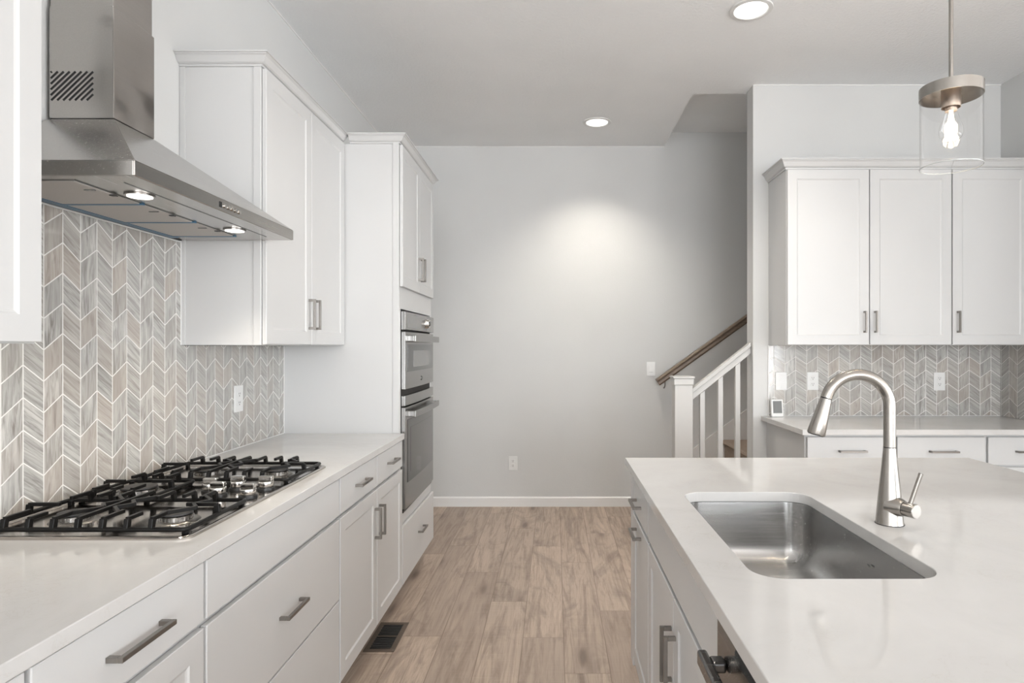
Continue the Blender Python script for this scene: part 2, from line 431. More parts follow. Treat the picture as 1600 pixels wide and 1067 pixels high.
# floor: one mesh of boards
def build_floor():
    bm = bmesh.new(); uv = bm.loops.layers.uv.new('board'); ue = bm.loops.layers.uv.new('edge')
    tl = bm.verts.layers.float_vector.new('tone')
    w, L = 0.1915, 1.35
    fixed = {-0.725: 2.96, -0.533: 3.80, -0.341: 3.365, -0.150: 2.946, 0.0415: 2.623, 0.233: 3.245}
    k0 = -5
    x = -0.725 - 5*w; i = 0
    while x < 8.1:
        off = None
        for fx, fj in fixed.items():
            if abs(fx - x) < 0.03: off = fj
        if off is None: off = random.uniform(0, L)
        y = off - math.ceil((off+6.6)/L)*L
        while y < BY:
            y0, y1 = max(y, -6.6), min(y+L, BY+0.05)
            x0, x1 = max(x, WX), min(x+w, 8.05)
            if y1 > y0 and x1 > x0:
                t = (random.random(), random.random(), random.random()); ov = random.uniform(0, 40)
                # four sub-quads so the edge distance interpolates linearly
                vs = [bm.verts.new(p) for p in ((x0,y0,0),(x1,y0,0),(x1,y1,0),(x0,y1,0))]
                xm = (x0+x1)/2; e = min((x1-x0), (y1-y0))/2
                c0 = bm.verts.new((xm, y0+e, 0)); c1 = bm.verts.new((xm, y1-e, 0))
                for vv in vs+[c0, c1]: vv[tl] = t
                fl = [(vs[0], vs[1], c0), (vs[1], vs[2], c1, c0), (vs[2], vs[3], c1), (vs[3], vs[0], c0, c1)]
                for q in fl:
                    f = bm.faces.new(q)
                    for lp in f.loops:
                        lp[uv].uv = (lp.vert.co.x - x0, lp.vert.co.y - y0 + ov)
                        d = e if lp.vert in (c0, c1) else 0.0
                        lp[ue].uv = (d, d)
            y += L
        x += w; i += 1
    me = bpy.data.meshes.new('floor'); bm.to_mesh(me); bm.free(); me.materials.append(M['floor'])
    o = bpy.data.objects.new('floor', me); COL.objects.link(o)
    for p in me.polygons:
        if p.normal.z < 0: p.flip()
    tag(o, 'light oak plank floor running away from the viewer', 'floor', None, 'structure')
build_floor()

# baseboards and the pale bead where wall meets ceiling
mb = MB(); mb.prism([(BY, 0), (BY-0.014, 0), (BY-0.014, 0.072), (BY-0.006, 0.083), (BY, 0.083)], 'x', WX+0.001, 0.884)
struct('baseboard_back', mb, M['trimw'], 'white baseboard along the far wall', 'baseboard')
mb = MB()
mb.box(WX, SX, BY-0.005, BY, CZ-0.006, CZ)
struct('trim_1', mb, M['trimw'], 'thin pale line where far wall meets ceiling', 'trim')
struct('trim_2', MB().box(WX, WX+0.005, -6.5, BY-0.005, CZ-0.006, CZ), M['trimw'], 'thin pale line where left wall meets ceiling', 'trim')
struct('trim_3', MB().box(PX, RX, PY0-0.005, PY0, CZ-0.006, CZ), M['trimw'], 'thin pale line where bar wall meets ceiling', 'trim')

# windows behind the photographer
def window(name, x0, x1, z0, z1, n, label):
    r = bpy.data.objects.new(name, None); COL.objects.link(r); r.location = (0, 0, 0)
    tag(r, label, 'window', None, 'structure')
    f = MB(); t = 0.06
    f.box(x0, x1, -6.6, -6.53, z0, z0+t); f.box(x0, x1, -6.6, -6.53, z1-t, z1)
    for i in range(n+1):
        cx = x0 + (x1-x0-t)*i/n; f.box(cx, cx+t, -6.6, -6.53, z0+t, z1-t)
    f.build('frame', M['trimw'], r)
window('window_1', -0.4, 3.0, 0.5, 2.6, 3, 'wide white framed window behind the photographer')
window('window_2', 3.6, 5.2, 0.35, 2.35, 2, 'white framed sliding glass door behind the photographer')

# ------------------------------------------------------------------ cabinet parts (local: front faces -y, x along width, z up)
def handle(parent, cx, cz, L, vertical, y=0.0, mat=None):
    """square bar pull standing off the front; y is the face it is fixed to"""
    b = MB(); p = 0.031; t = 0.010; h = 0.011
    if vertical:
        b.box(cx-t/2, cx+t/2, y-p, y-p+t, cz-L/2, cz+L/2)
        for s in (-1, 1):
            zc = cz + s*(L/2-h/2); b.box(cx-t/2, cx+t/2, y-p+t, y, zc-h/2, zc+h/2)
    else:
        b.box(cx-L/2, cx+L/2, y-p, y-p+t, cz-t/2, cz+t/2)
        for s in (-1, 1):
            xc = cx + s*(L/2-h/2); b.box(xc-h/2, xc+h/2, y-p+t, y, cz-t/2, cz+t/2)
    return b.build('handle', mat or M['pull'], parent, 0.0008, 1)
T = 0.018
def shaker(parent, x0, x1, z0, z1, name='door', st=0.056, rec=0.005, bev=0.009):
    """framed door with a sunk centre panel"""
    bm = MB(); b = bm.bm
    def ring(dx, y): return [b.verts.new(p) for p in ((x0+dx,y,z0+dx),(x1-dx,y,z0+dx),(x1-dx,y,z1-dx),(x0+dx,y,z1-dx))]
    e = 0.0015
    G = -0.0025     # bumper gap behind the door
    rs = [ring(0, G), ring(0, -T+e), ring(e, -T), ring(st, -T), ring(st+bev*0.5, -T+rec*0.7), ring(st+bev, -T+rec)]
    for i in range(len(rs)-1):
        for j in range(4): b.faces.new((rs[i][j], rs[i][(j+1)%4], rs[i+1][(j+1)%4], rs[i+1][j]))
    b.faces.new(rs[0][::-1]); b.faces.new(rs[-1])
    return bm.build(name, M['white'], parent)
def slab(parent, x0, x1, z0, z1, name='drawer'):
    return MB().box(x0, x1, -T, -0.0025, z0, z1).build(name, M['white'], parent, 0.002, 2)
def crown_prof(o, zb, zt):
    """list of (out, z) from bottom to top, closed at the back"""
    h = zt-zb
    return [(0.0, zb), (0.006, zb), (0.006, zb+h*0.16), (0.012, zb+h*0.20), (0.018, zb+h*0.30), (0.030, zb+h*0.70), (o-0.006, zb+h*0.80), (o-0.006, zb+h*0.86), (o, zb+h*0.88), (o, zt), (0.0, zt)]
def crown(parent, w, d, zb, zt, left=True, right=False, left_from=None, o=0.043):
    """moulding round the top; local coords: front at y=0, back at y=d, width 0..w"""
    pr = crown_prof(o, zb, zt); P = []
    if left:
        yb = d if left_from is None else left_from
        P.append([(-q, yb, z) for q, z in pr])
        P.append([(-q, -q, z) for q, z in pr])
    else: P.append([(0.0, -q, z) for q, z in pr])
    if right:
        P.append([(w+q, -q, z) for q, z in pr]); P.append([(w+q, d, z) for q, z in pr])
    else: P.append([(w, -q, z) for q, z in pr])
    return MB().strip(P).build('crown_molding', M['white'], parent)
def carcass(parent, w, d, z0, z1, toe=0.0, side=None):
    b = MB()
    if toe:
        b.prism([(0.0, z0), (0.075, z0), (0.075, 0.0), (d, 0.0), (d, z1), (0.0, z1)], 'x', 0, w)
    else: b.box(0, w, 0, d, z0, z1)
    return b.build('carcass', M['white'], parent, 0.001, 1)
def side_frame(parent, d, z0, z1, x=0.0, sx=-1):
    """shallow stiles on the exposed end of a cabinet"""
    b = MB(); t = 0.004
    b.box(x, x+sx*t, 0.0, 0.028, z0, z1); b.box(x, x+sx*t, d-0.022, d, z0, z1)
    return b.build('end_stile', M['white'], parent, 0.0008, 1)

Lz = PI/2     # left run faces +x : local x -> +y, local -y -> +x
# ---- left wall cabinets
UD = 0.308; UX = -1.112
def upper_left(y0, y1, label, near_end, far_end):
    w = y1-y0
    t = thing('wall_cabinet', label, 'cabinet', (UX, y0, 0), Lz)
    carcass(t, w, UD, 1.372, 2.425)
    m = w/2
    for i, (a, b) in enumerate(((0.004, m-0.002), (m+0.002, w-0.004))):
        d = shaker(t, a, b, 1.3755, 2.421)
        handle(d, (b-0.03) if i == 0 else (a+0.03), 1.51, 0.135, True, -T)
    crown(t, w, UD, 2.4255, 2.470, near_end, far_end)
    if near_end: side_frame(t, UD, 1.372, 2.4255)
    return t
upper_left(0.45, 1.342, 'white wall cabinet cut off at the left edge, near side of the hood', False, True)
upper_left(2.375, 3.268, 'white two door wall cabinet between the range hood and oven tower', True, False)

# ---- left base run
BX, BD = -0.813, 0.606
def base_left(y0, y1, label):
    t = thing('base_cabinet', label, 'cabinet', (BX, y0, 0), Lz); carcass(t, y1-y0, BD, 0.112, 0.883, 1)
    return t
DZ0, DZ1, GZ = 0.744, 0.878, 0.728
t = base_left(0.05, 0.946, 'white base cabinet nearest the viewer, cut off at lower left corner')
d = slab(t, 0.005, 0.891, DZ0, DZ1); handle(d, 0.448, 0.81, 0.16, False, -T)
for i, (a, b) in enumerate(((0.005, 0.445), (0.451, 0.891))):
    d = shaker(t, a, b, 0.118, GZ); handle(d, b-0.03 if i == 0 else a+0.03, 0.59, 0.135, True, -T)
t = base_left(0.9475, 1.4265, 'white base cabinet with one drawer over a door, nearest to the cooktop')
d = slab(t, 0.005, 0.474, DZ0, DZ1); handle(d, 0.241, 0.810, 0.160, False, -T)
d = shaker(t, 0.005, 0.474, 0.118, GZ); handle(d, 0.035, 0.59, 0.135, True, -T)
t = base_left(1.428, 2.3185, 'white base cabinet with wide plain drawers directly under the cooktop')
slab(t, 0.005, 0.8855, DZ0, DZ1, 'false_front')
d = slab(t, 0.005, 0.8855, 0.434, GZ); handle(d, 0.455, 0.580, 0.150, False, -T)
d = slab(t, 0.005, 0.8855, 0.118, 0.428); handle(d, 0.455, 0.27, 0.150, False, -T)
t = base_left(2.320, 3.272, 'white base cabinet with two drawers above two doors, beside the oven tower')
for i, (a, b) in enumerate(((0.005, 0.481), (0.489, 0.947))):
    d = slab(t, a, b, DZ0, DZ1); handle(d, (a+b)/2+0.005, 0.812, 0.140, False, -T)
    d = shaker(t, a, b, 0.118, GZ); handle(d, b-0.03 if i == 0 else a+0.03, 0.585, 0.137, True, -T)

# ---- quartz worktop on the left run
mb = MB().box(WX+0.001, -0.785, -0.3, 3.2725, 0.8845, 0.914)
tag(mb.build('worktop', M['quartz'], None, 0.002, 2), 'white quartz worktop carrying the gas cooktop', 'countertop')

# ---- oven tower
OW, OY = 0.838, 3.274
t = thing('oven_cabinet', 'tall white cabinet built around the double wall oven', 'cabinet', (-0.813, OY, 0), Lz)
b = MB(); D = 0.606
b.prism([(0.0, 0.112), (0.075, 0.112), (0.075, 0.0), (D, 0.0), (D, 0.478), (0.0, 0.478)], 'x', 0.0, OW)
b.box(0.0305, OW-0.0305, 0, D, 1.566, 2.425); b.box(0, 0.030, 0, D, 0.4782, 2.425); b.box(OW-0.030, OW, 0, D, 0.4782, 2.425); b.box(0.0305, OW-0.0305, D-0.02, D, 0.4785, 1.5655)
b.build('carcass', M['white'], t)
mid = OW/2
for i, (a, c) in enumerate(((0.004, mid-0.002), (mid+0.002, OW-0.004))):
    d = shaker(t, a, c, 1.682, 2.421); handle(d, c-0.03 if i == 0 else a+0.03, 1.817, 0.135, True, -T)
d = slab(t, 0.006, OW-0.004, 0.118, 0.420); handle(d, mid+0.02, 0.290, 0.140, False, -T)
crown(t, OW, D, 2.4255, 2.470, True, True, 0.2555)
b = MB(); b.box(0, -0.004, 0.0, 0.032, 0.916, 2.4255); b.build('end_stile', M['white'], t, 0.0008, 1)

# double oven (local frame as above; front bows outwards)
def bowed(x0, x1, z0, z1, yb, yf, bulge, n=14):
    xs = [x0 + (x1-x0)*i/n for i in range(n+1)]
    front = [(x, yf - bulge*(1-((x-mid)/(0.385))**2)) for x in xs]
    poly = front + [(x1, yb), (x0, yb)]
    return MB().prism(poly, 'z', z0, z1)
o = thing('double_wall_oven', 'stainless double wall oven set in the tall white cabinet', 'oven', (-0.813, OY, 0), Lz)
ox0, ox1 = 0.040, OW-0.040
MB().box(ox0, ox1, 0.001, 0.56, 0.484, 1.558).build('chassis', M['dark'], o)
f = lambda yf: -yf
cp = bowed(ox0-0.004, ox1+0.004, 1.456, 1.553, -0.001, -0.024, 0.008).build('control_panel', M['ovensteel'], o, 0.002)
bowed(ox0+0.045, ox1-0.03, 1.468, 1.541, -0.020, -0.0255, 0.008).build('display', M['ovenglass2'], cp)
b = MB(); c = Vector((mid+0.10, -0.033, 1.503)); b.tube([c, c+Vector((0,-0.006,0)), c+Vector((0,-0.022,0))], [0.030, 0.028, 0.024], 24); b.build('control_knob', M['chrome'], cp)
b = MB(); c = Vector((mid+0.10, -0.0545, 1.503)); b.tube([c, c+Vector((0,-0.003,0))], 0.014, 20); b.build('knob_face', M['black'], cp)
ud = bowed(ox0, ox1, 1.140, 1.446, -0.001, -0.022, 0.008).build('microwave_door', M['ovensteel'], o, 0.002)
bowed(ox0+0.045, ox1-0.03, 1.232, 1.380, -0.018, -0.0245, 0.008).build('door_glass', M['ovenglass'], ud)
bowed(ox0+0.155, ox1-0.14, 1.255, 1.345, -0.020, -0.0256, 0.008).build('window', M['ovenglass2'], ud)
def oven_handle(parent, z, h):
    xs = [ox0+0.05 + (ox1-ox0-0.085)*i/14 for i in range(15)]
    front = [(x, -0.066 - 0.010*(1-((x-mid)/0.385)**2)) for x in xs]
    back = [(x, y+0.012) for x, y in front][::-1]
    b = MB().prism(front+back, 'z', z-h/2, z+h/2)
    for xx in (ox0+0.054, ox1-0.062): b.box(xx, xx+0.024, -0.0575, -0.0225, z-h/2+0.002, z+h/2-0.002)
    return b.build('handle', M['ovensteel'], parent, 0.003)
oven_handle(ud, 1.411, 0.036)
b = MB(); c = Vector((mid-0.01, -0.0305, 1.183)); b.tube([c, c+Vector((0,-0.0025,0))], 0.014, 24); bd = b.build('badge', M['ovensteel'], ud)
b = MB()
for k in range(20):
    a0, a1 = 2*PI*k/20, 2*PI*(k+1)/20
    b.bar(c+Vector((0.0095*math.cos(a0), -0.0028, 0.0095*math.sin(a0))), c+Vector((0.0095*math.cos(a1), -0.0028, 0.0095*math.sin(a1))), 0.0012, 0.0012, (0,1,0))
b.build('badge_ring', M['ovenglass'], bd)
bowed(ox0, ox1, 1.052, 1.106, -0.001, -0.022, 0.008).build('vent_trim', M['ovensteel'], o, 0.002)
ld = bowed(ox0, ox1, 0.505, 1.044, -0.001, -0.022, 0.008).build('oven_door', M['ovensteel'], o, 0.002)
bowed(ox0+0.045, ox1-0.03, 0.640, 0.975, -0.018, -0.0245, 0.008).build('door_glass', M['ovenglass'], ld)
bowed(ox0+0.10, ox1-0.09, 0.690, 0.930, -0.020, -0.0254, 0.008).build('window', plain('brown_oven_window', (0.075, 0.07, 0.066), 0.07), ld)
oven_handle(ld, 1.006, 0.034)
MB().box(ox0, ox1, -0.012, -0.001, 0.486, 0.500).build('bottom_trim', M['black'], o)

# ------------------------------------------------------------------ left tiles
t = thing('tile_backsplash', 'grey chevron tile backsplash behind the cooktop', 'backsplash')
b = MB()
poly = [(-0.3, 0.915), (3.2725, 0.915), (3.2725, 1.3705), (2.373, 1.3705), (2.373, 1.7585), (1.344, 1.7585), (1.344, 1.3705), (-0.3, 1.3705)]
b.prism(poly, 'x', WX+0.0005, TX).build('tile_field', M['tileL'], t)
b = MB(); b.box(WX+0.0005, TX+0.003, 3.2675, 3.273, 0.915, 1.370); b.build('edge_strip', M['trimw'], t)
b = MB(); b.box(WX+0.0005, TX+0.002, 1.345, 2.372, 1.7590, 1.7650); b.build('edge_strip', M['trimw'], t)
b = MB(); b.box(WX+0.0005, TX+0.002, 2.3665, 2.3735, 1.372, 1.7580); b.build('edge_strip', M['trimw'], t)
b = MB(); b.box(TX, TX+0.003, -0.3, 3.267, 0.9145, 0.9180); b.build('caulk_line', M['trimw'], t)

# ------------------------------------------------------------------ electrical plates (local: faces -y)
def outlet(label, loc, rotz, kind='outlet', group=None, w=0.074, h=0.118):
    t = thing('wall_outlet' if kind == 'outlet' else 'light_switch' if kind == 'switch' else 'blank_wall_plate', label, 'outlet' if kind == 'outlet' else 'switch' if kind == 'switch' else 'wall plate', loc, rotz)
    MB().box(-w/2, w/2, -0.006, 0, -h/2, h/2).build('cover_plate', M['plate'], t, 0.002)
    if kind == 'outlet':
        for s in (-1, 1):
            f = MB().box(-0.017, 0.017, -0.0078, -0.0062, s*0.0195-0.0135, s*0.0195+0.0135).build('receptacle', M['plate'], t, 0.0008, 1)
            for dx in (-0.006, 0.006): MB().box(dx-0.0012, dx+0.0012, -0.0085, -0.0079, s*0.0195-0.001, s*0.0195+0.007).build('slot', M['black'], f)
            b = MB(); c = Vector((0, -0.0079, s*0.0195-0.007)); b.tube([c, c+Vector((0,-0.0006,0))], 0.0028, 10); b.build('ground_hole', M['black'], f)
    elif kind == 'switch':
        r = MB().prism([(-0.0105, -0.033), (-0.0065, -0.033), (-0.0065, 0.033), (-0.0075, 0.033)], 'x', -0.0165, 0.0165).build('rocker', M['plate'], t, 0.0008, 1)
        MB().box(-0.0165, 0.0165, -0.0112, -0.0106, -0.029, -0.0275).build('dimmer_line', M['lcd'], r)
    else:
        for s in (-1, 1):
            b = MB(); c = Vector((0, -0.0062, s*0.041)); b.tube([c, c+Vector((0,-0.0012,0))], 0.003, 12); b.build('screw', M['plate'], t)
    return t
outlet('white outlet set in the chevron tiles between cooktop and oven tower', (TX, 2.0, 1.137), Lz).location = (TX, 980*1.413/(867-371.5), 1.135)
outlet('white outlet low on the grey far wall above the baseboard', (-0.359, BY, 0.371), 0)
outlet('white rocker light switch on the far wall left of the stair handrail', (0.822, BY, 1.178), 0, 'switch')
outlet('blank white plate on the bar tiles above the small digital clock', (1.478, TY, 1.142), 0, 'blank')
outlet('white outlet on the bar tiles, left one, beside the blank plate', (1.684, TY, 1.142), 0)
outlet('white outlet on the bar tiles right of the faucet arch', (2.511, TY, 1.140), 0)

# ------------------------------------------------------------------ range hood
t = thing('range_hood', 'stainless wall chimney range hood over the gas cooktop', 'range hood', (0, 0, 0))
HB, HF, HY0, HY1, HZ = WX+0.012, -0.983, 1.467, 2.358, 1.766
CY0, CY1, CXF, CZB = 1.747, 1.925, -1.229, 1.998
rim = 0.036
b = MB()
# rim as a hollow band, then sloped skirt to the chimney collar
b.box(HF-0.004, HF, HY0, HY1, HZ, HZ+rim); b.box(HB, HF-0.004, HY0, HY0+0.004, HZ, HZ+rim); b.box(HB, HF-0.004, HY1-0.004, HY1, HZ, HZ+rim); b.box(HB, HB+0.004, HY0+0.004, HY1-0.004, HZ, HZ+rim)
b.hexa([(HB, HY0, HZ+rim+0.0002), (HF, HY0, HZ+rim+0.0002), (HF, HY1, HZ+rim+0.0002), (HB, HY1, HZ+rim+0.0002)],
       [(HB, CY0-0.004, CZB), (CXF+0.004, CY0-0.004, CZB), (CXF+0.004, CY1+0.004, CZB), (HB, CY1+0.004, CZB)])
can = b.build('canopy', M['steel'], t, 0.0015, 1)
ch = MB().box(HB, CXF, CY0, CY1, CZB+0.004, 2.314).build('chimney_cover', M['steelw'], t, 0.002, 2)
MB().box(HB, CXF-0.004, CY0+0.004, CY1-0.004, 2.3145, CZ-0.001).build('telescopic_cover', M['steelw'], t, 0.002, 2)
MB().box(HB, CXF-0.003, CY0+0.003, CY1-0.003, CZB+0.0002, CZB+0.0038).build('collar_gap', M['black'], t)
b = MB()
# slanted vent slots on the near face of the chimney, cut at a rectangle
vx0, vx1, vz0, vz1 = -1.404, -1.286, 2.052, 2.132
for k in range(-5, 9):
    a = vx0 + 0.0015 + k*0.0165
    p0 = [a, vz0]; p1 = [a + (vz1-vz0)*1.05, vz1]
    sl = (p1[1]-p0[1])/(p1[0]-p0[0])
    if p0[0] < vx0: p0[1] += (vx0-p0[0])*sl; p0[0] = vx0
    if p1[0] > vx1: p1[1] -= (p1[0]-vx1)*sl; p1[0] = vx1
    if p1[0]-p0[0] > 0.003: b.bar((p0[0], CY0-0.0003, p0[1]), (p1[0], CY0-0.0003, p1[1]), 0.005, 0.0012, (0, 1, 0))
tag(b.build('vent_slots', M['black'], ch), None, None, None, 'stuff')
# underside
und = MB()
und.box(HB+0.004, HF-0.0045, HY0+0.0045, HY1-0.0045, HZ+0.0002, HZ+0.004)
und = und.build('underside_panel', M['steel'], t)
fy = [1.500, 1.752, 2.006, 2.258]
for i in range(3):
    fp = MB().box(-1.371, -1.156, fy[i]+0.008, fy[i+1]-0.006, HZ-0.0035, HZ-0.0002).build('grease_filter', M['filter'], t, 0.001, 1)
    MB().box(-1.371, -1.150, fy[i+1]-0.0055, fy[i+1]+0.0075, HZ-0.0045, HZ-0.0002).build('protective_film', M['film'], fp)
    ym = (fy[i]+fy[i+1])/2 + 0.01
    MB().box(-1.163, -1.149, ym, ym+0.014, HZ-0.006, HZ-0.0037).build('latch', M['black'], fp)
    MB().box(-1.190, -1.162, ym-0.052, ym-0.047, HZ-0.0055, HZ-0.0037).build('latch_slot', M['lcd'], fp)
MB().box(-1.398, -1.372, HY0+0.03, 2.285, HZ-0.0045, HZ-0.0002).build('protective_film', M['film'], t)
MB().box(-1.4085, -1.399, HY0+0.006, HY1-0.006, HZ-0.003, HZ-0.0002).build('rear_gap', M['black'], t)
MB().box(-1.153, -1.1505, 1.505, 2.262, HZ-0.0015, HZ-0.0002).build('panel_seam', M['lcd'], t)
MB().box(-1.052, -1.050, 1.530, 2.285, HZ-0.001, HZ-0.0002).build('panel_seam', M['lcd'], t)
for y in (1.655, 2.145):
    l = MB().lathe([(0.036, -0.0045), (0.036, -0.0003)], 28, (-1.095, y, HZ)).build('hood_lamp', M['steel'], t)
    MB().lathe([(0.030, -0.0062), (0.030, -0.0047)], 28, (-1.095, y, HZ)).build('lens', M['hoodlens'], l)
    ld_ = bpy.data.lights.new('hood_lamp_light', 'SPOT'); ld_.energy = 13.0; ld_.color = (1.0, 0.90, 0.76); ld_.spot_size = math.radians(92); ld_.spot_blend = 0.8; ld_.shadow_soft_size = 0.03
    lo = bpy.data.objects.new('hood_lamp_light', ld_); COL.objects.link(lo); lo.parent = l; lo.location = (-1.095, y, HZ-0.012)
b = MB().box(HF, HF+0.0012, 1.838, 1.850, HZ+0.010, HZ+0.026); b.build('indicator', M['black'], t)
for k in range(5):
    b = MB(); c = Vector((HF, 1.868+k*0.021, HZ+0.018)); b.tube([c, c+Vector((0.004,0,0))], 0.0058, 14); b.build('button', M['chrome'], t)

# ------------------------------------------------------------------ gas cooktop
t = thing('gas_cooktop', 'stainless five burner gas cooktop with black iron grates', 'cooktop', (0, 0, 0))
KX0, KX1, KY0, KY1, KZ = -1.388, -0.855, 1.462, 2.365, 0.9142
b = MB(); n = 6
rs = [rring(KX0, KX1, KY0, KY1, 0.03, KZ, n), rring(KX0, KX1, KY0, KY1, 0.03, KZ+0.004, n), rring(KX0+0.004, KX1-0.004, KY0+0.004, KY1-0.004, 0.027, KZ+0.007, n), rring(KX0+0.010, KX1-0.010, KY0+0.010, KY1-0.010, 0.022, KZ+0.0075, n), rring(KX0+0.016, KX1-0.016, KY0+0.016, KY1-0.016, 0.018, KZ+0.0045, n)]
R = [[b.bm.verts.new(p) for p in r] for r in rs]
for i in range(len(R)-1):
    for j in range(len(R[0])): b.bm.faces.new((R[i][j], R[i][(j+1)%len(R[0])], R[i+1][(j+1)%len(R[0])], R[i+1][j])).smooth = True
b.bm.faces.new(R[0][::-1]); b.bm.faces.new(R[-1])
b.build('hob_plate', metal('polished_hob_steel', (0.46, 0.43, 0.40), 0.14, 'x', 0.03), t)
PZ = KZ+0.0046
def grate(x0, x1, y0, y1, fx, mids, zig):
    """cast iron grate: low rim, feet, and fingers that rise from the rim and run inwards"""
    b = MB(); zr = PZ+0.013; zt = PZ+0.037; w = 0.0095
    loop = rring(x0, x1, y0, y1, 0.014, zr, 4)
    b.tube(loop+[loop[0], loop[1]], 0.0062, 8)
    for cx, cy in ((x0+0.01, y0+0.01), (x1-0.01, y0+0.01), (x0+0.01, y1-0.01), (x1-0.01, y1-0.01)):
        b.bar((cx, cy, PZ), (cx, cy, zr), 0.012, 0.012, (0, 1, 0))
    ym = (y0+y1)/2
    def finger(pts):
        # rise from the rim, then a flat run at cooking height
        for a, c in zip(pts[:-1], pts[1:]): b.bar(a, c, w, 0.0095)
    for x in fx:
        for s, yr in ((1, y0), (-1, y1)):
            L = (y1-y0)*0.30
            k = min(range(len(mids)), key=lambda q: abs(mids[q][0]-x)); dx = x-mids[k][0]
            if abs(dx) < 0.075: L = (y1-y0)*(0.20 if abs(dx) < 0.035 else 0.27)
            else: L = (y1-y0)*0.5
            b.bar((x, yr+s*0.002, zr), (x, yr+s*0.007, zt), 0.014, 0.011, (1, 0, 0))
            finger([(x, yr+s*0.004, zt), (x, yr+s*L, zt)])
    for xr, s in ((x0, 1), (x1, -1)):
        b.bar((xr+s*0.002, ym, zr), (xr+s*0.006, ym, zt), 0.011, 0.014, (0, 1, 0)) if False else b.bar((xr+s*0.003, ym, zr), (xr+s*0.006, ym, zt), 0.014, 0.011, (0, 1, 0))
        b.bar((xr+s*0.004, ym, zt), (xr+s*min(0.085, (x1-x0)*0.3), ym, zt), w, 0.0095)
    for zx, d in zig:
        pts = [(zx, ym-0.085, zt), (zx+d*0.045, ym-0.035, zt), (zx+d*0.018, ym, zt), (zx+d*0.045, ym+0.035, zt), (zx, ym+0.085, zt)]
        finger(pts)
    return b
FX = [-1.310, -1.2515, -1.193, -1.1345, -1.076, -1.0175, -0.959]
MID = [(-1.245, 1.633), (-1.005, 1.633)]
grate(-1.372, -0.873, 1.488, 1.776, FX, MID, [(-1.193, 1), (-1.076, -1), (-0.959, 1)]).build('grate', M['iron'], t, 0.0015, 2)
grate(-1.372, -1.165, 1.796, 2.030, [-1.325, -1.27, -1.215], [(-1.268, 1.913)], []).build('grate', M['iron'], t, 0.0015, 2)
grate(-1.372, -0.873, 2.050, 2.338, FX, [(-1.245, 2.19), (-1.005, 2.19)], [(-1.193, 1), (-1.076, -1), (-0.959, 1)]).build('grate', M['iron'], t, 0.0015, 2)
for x, y, r in ((-0.975, 1.615, 0.037), (-1.235, 1.615, 0.037), (-1.268, 1.913, 0.048), (-0.968, 2.185, 0.035), (-1.21, 2.185, 0.037)):
    bu = MB().lathe([(r+0.020, 0.0), (r+0.016, 0.003), (r+0.002, 0.004), (r+0.002, 0.015), (r-0.004, 0.0165)], 32, (x, y, PZ)).build('burner', metal('burner_base_steel', (0.30, 0.285, 0.265), 0.3), t)
    MB().lathe([(r-0.003, 0.0168), (r+0.002, 0.018), (r+0.001, 0.022), (r-0.012, 0.0245), (0.002, 0.025)], 32, (x, y, PZ)).build('burner_cap', M['cap'], bu)
    b = MB()
    for k in range(22):
        a = 2*PI*k/22; b.bar((x+(r+0.0005)*math.cos(a), y+(r+0.0005)*math.sin(a), PZ+0.0075), (x+(r+0.0035)*math.cos(a), y+(r+0.0035)*math.sin(a), PZ+0.0075), 0.0028, 0.011)
    tag(b.build('flame_port', M['steel'], bu), None, None, None, 'stuff')
for x, y in ((-0.911, 1.862), (-1.010, 1.880), (-0.905, 1.966), (-0.994, 1.968), (-1.062, 1.935)):
    sk = MB().lathe([(0.027, 0.0), (0.026, 0.006), (0.020, 0.008)], 28, (x, y, PZ)).build('knob_skirt', M['black'], t)
    b = MB().lathe([(0.0205, 0.008), (0.0225, 0.012), (0.0235, 0.024), (0.022, 0.027)], 28, (x, y, PZ)); b.build('knob', M['chrome'], sk)
    MB().box(x-0.0215, x+0.0215, y-0.0085, y+0.0085, PZ+0.0272, PZ+0.042).build('knob_grip', M['chrome'], sk, 0.003, 3)

# ------------------------------------------------------------------ kitchen island
IX, IF0 = 0.287, 0.325          # slab edge, carcass face (doors stand 18 mm out of it)
IZ = 0.914
ISL_Y1, ISL_Y0, ISL_X1 = 2.555, 0.10, 1.684
sx0, sx1, sy0, sy1, sr = 0.393, 0.770, 1.222, 1.948, 0.062
def slab_with_hole():
    bm = bmesh.new(); zt, zb = IZ, IZ-0.030
    def loop(pts): 
        v = [bm.verts.new(p) for p in pts]; return v, [bm.edges.new((v[i], v[(i+1)%len(v)])) for i in range(len(v))]
    outer = [(IX, ISL_Y0, zt), (ISL_X1, ISL_Y0, zt), (ISL_X1, ISL_Y1, zt), (IX, ISL_Y1, zt)]
    ov, oe = loop(outer); iv, ie = loop(rring(sx0, sx1, sy0, sy1, sr, zt, 10))
    r = bmesh.ops.triangle_fill(bm, use_beauty=True, edges=oe+ie)
    fs = [f for f in r['geom'] if isinstance(f, bmesh.types.BMFace)]
    ex = bmesh.ops.extrude_face_region(bm, geom=fs)
    bmesh.ops.translate(bm, verts=[v for v in ex['geom'] if isinstance(v, bmesh.types.BMVert)], vec=(0, 0, zb-zt))
    m = MB(); m.bm.free(); m.bm = bm
    return m
tag(slab_with_hole().build('worktop', M['quartz'], None, 0.002, 2), 'white quartz island worktop with the sink cut into it', 'countertop')

